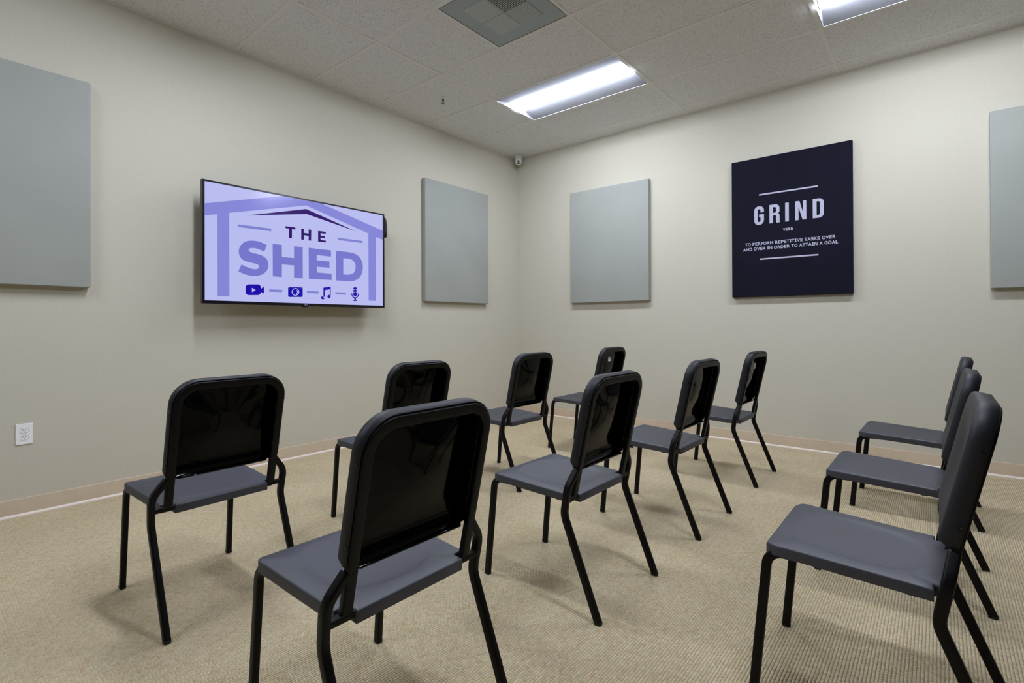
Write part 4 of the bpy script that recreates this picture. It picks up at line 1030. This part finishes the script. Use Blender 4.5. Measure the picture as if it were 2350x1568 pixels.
def make_chair():
    e = thing('stacking_chair', (0, 0, 0), 'black chair', 'chair', 'black plastic chairs set in rows')
    st_ = newobj('seat', SEAT_ME, M_SEAT, e, smooth=True)
    st_.data.set_sharp_from_angle(angle=R(55))
    sh = newobj('backrest', SHELL_ME, [M_SHELL, M_SHELLBACK], e, smooth=True)
    md = sh.modifiers.new('thickness', 'SOLIDIFY')
    md.thickness = 0.0034
    md.offset = -1.0
    md.material_offset = 1
    md.material_offset_rim = 0
    for sg in (-1, 1):
        for s in (0.222, 0.031):
            bm = bmesh.new()
            bmesh.ops.create_cone(bm, cap_ends=True, segments=14, radius1=0.0062, radius2=0.0045, depth=0.003)
            bm.transform(Matrix.Translation(Vector(bp_(sg * 0.2026, s, 0.010))) @ Matrix.Rotation(R(-90 * sg), 4, 'X'))
            newobj('screw', bm_mesh(bm), M_SCREW, sh)
    # bent tube behind the shell
    cw, ct, rr_ = 0.1838, 0.3070, 0.070
    path = [(-cw, -0.132), (-cw, ct), (cw, ct), (cw, -0.132)]
    pth = fillet([(a, b, 0) for a, b in path], rr_, 10)
    bm = bmesh.new()
    prof = rrect(0.018, 0.0275, 0.0035)
    loops = []
    n = len(pth)
    for i, p in enumerate(pth):
        t = (pth[min(i + 1, n - 1)] - pth[max(i - 1, 0)]).normalized()
        nn = Vector((-t.y, t.x, 0))
        loops.append([bp_(p.x + nn.x * b, p.y + nn.y * b, 0.0068 + a) for a, b in prof])
    loft(bm, loops)
    newobj('back_frame', bm_mesh(bm), M_FRAME, e, smooth=True).data.set_sharp_from_angle(angle=R(50))
    tube('rear_rail', [(0.421 - CU, -0.226, 0.4045), (0.421 - CU, 0.226, 0.4045)], 0.022, 0.017, 0.004, (1, 0, 0), M_FRAME, e)
    tube('cross_rail', [(0.110 - CU, -0.188, 0.414), (0.110 - CU, 0.188, 0.414)], 0.020, 0.018, 0.004, (1, 0, 0), M_FRAME, e)
    for sg in (-1, 1):
        p = leg_front(sg)
        glide(p, M_GLIDE, tube('leg', p, 0.0205, 0.0255, 0.006, (0, 1, 0), M_FRAME, e))
    for sg in (-1, 1):
        p = leg_rear(sg)
        glide(p, M_GLIDE, tube('leg', p, 0.0215, 0.0265, 0.006, (0, 1, 0), M_FRAME, e))
    # stacking bumpers under the seat edge
    for sg in (-1, 1):
        for u in (0.105, 0.36):
            box('bumper', (u - CU - 0.012, sg * 0.190 - 0.008, 0.3985 if u < 0.2 else 0.3855), (u - CU + 0.012, sg * 0.190 + 0.008, 0.410), M_GLIDE, e, 0.003)
    return e

def dup(root):
    r = root.copy(); COL.objects.link(r)
    for ch in list(root.children):
        c = ch.copy(); COL.objects.link(c); c.parent = r
        for g in list(ch.children):
            d = g.copy(); COL.objects.link(d); d.parent = c
    return r

CHAIRS = [
    (2.481, -4.006, 0.0, 'largest black chair in the middle foreground, back to the viewer, legs cut by photo bottom'),
    (1.390, -4.040, 2.0, 'leftmost black chair, below the television, whole back facing the viewer, near the wall outlet'),
    (1.360, -3.085, 0.0, 'black chair below the television mostly hidden behind the large foreground chair back'),
    (1.341, -2.092, 0.0, 'black chair in the row nearest the television, directly below the room corner'),
    (1.360, -1.055, 0.7, 'farthest black chair by the room corner with a small white sticker high on its back'),
    (2.448, -3.0225, -0.4, 'black chair in the centre, fully in view, just right of the large foreground chair'),
    (2.468, -2.092, -0.8, 'black chair right of centre, standing between the central chair and the one below the poster'),
    (2.466, -1.066, -0.4, 'black chair below the poster nearest the right wall, a pale sticker inside its back'),
    (3.503, -3.0515, 0.0, 'large nearest black chair of the three at the right edge, cut by the photo bottom'),
    (3.514, -2.1010, -0.4, 'middle black chair of the three lined up at the right edge'),
    (3.533, -1.0970, -1.0, 'rearmost black chair of the three at the right edge, closest to the back wall'),
]
proto = make_chair()
for k, (x0, yc, rz, label) in enumerate(CHAIRS):
    c = proto if k == 0 else dup(proto)
    a = R(rz)
    c.location = (x0 + CU * math.cos(a), yc + CU * math.sin(a), 0)
    c.rotation_euler = (0, 0, a)
    c['label'] = label
    if k in (4, 7):
        sh = [q for q in c.children if q.name.startswith('backrest')][0]
        z0 = 0.226 if k == 4 else 0.218
        yy = -0.012 if k == 4 else 0.05
        def patch(bm, y0, y1, s0, s1, off, mi):
            # thin print or label following the curve of the panel
            n = 5
            grid = []
            for t_ in (off, off - 0.0006):
                grid.append([[bm.verts.new(bp_(y0 + (y1 - y0) * i / n, s0 + (s1 - s0) * j / n,
                              panel_depth(y0 + (y1 - y0) * i / n, s0 + (s1 - s0) * j / n) - 0.0034 + t_)) for i in range(n + 1)] for j in range(n + 1)])
            for g in grid:
                for j in range(n):
                    for i in range(n):
                        f = bm.faces.new((g[j][i], g[j][i + 1], g[j + 1][i + 1], g[j + 1][i]))
                        f.material_index = mi
                        f.smooth = True
        bm = bmesh.new()
        patch(bm, yy - 0.024, yy + 0.024, z0 - 0.020, z0 + 0.020, 0.0, 0)
        if k == 4:
            for (y, s_, a_, b_) in ((-0.012, 0.008, 0.006, 0.005), (0.006, 0.010, 0.010, 0.0018), (0.006, 0.004, 0.010, 0.0018), (-0.002, -0.010, 0.017, 0.0025)):
                patch(bm, yy + y - a_, yy + y + a_, z0 + s_ - b_, z0 + s_ + b_, -0.0004, 1)
        me = bpy.data.meshes.new('sticker')
        bm.to_mesh(me)
        bm.free()
        stk = newobj('sticker', me, [M_STICKER, M_INK], sh)
        stk['label'] = 'white sticker'
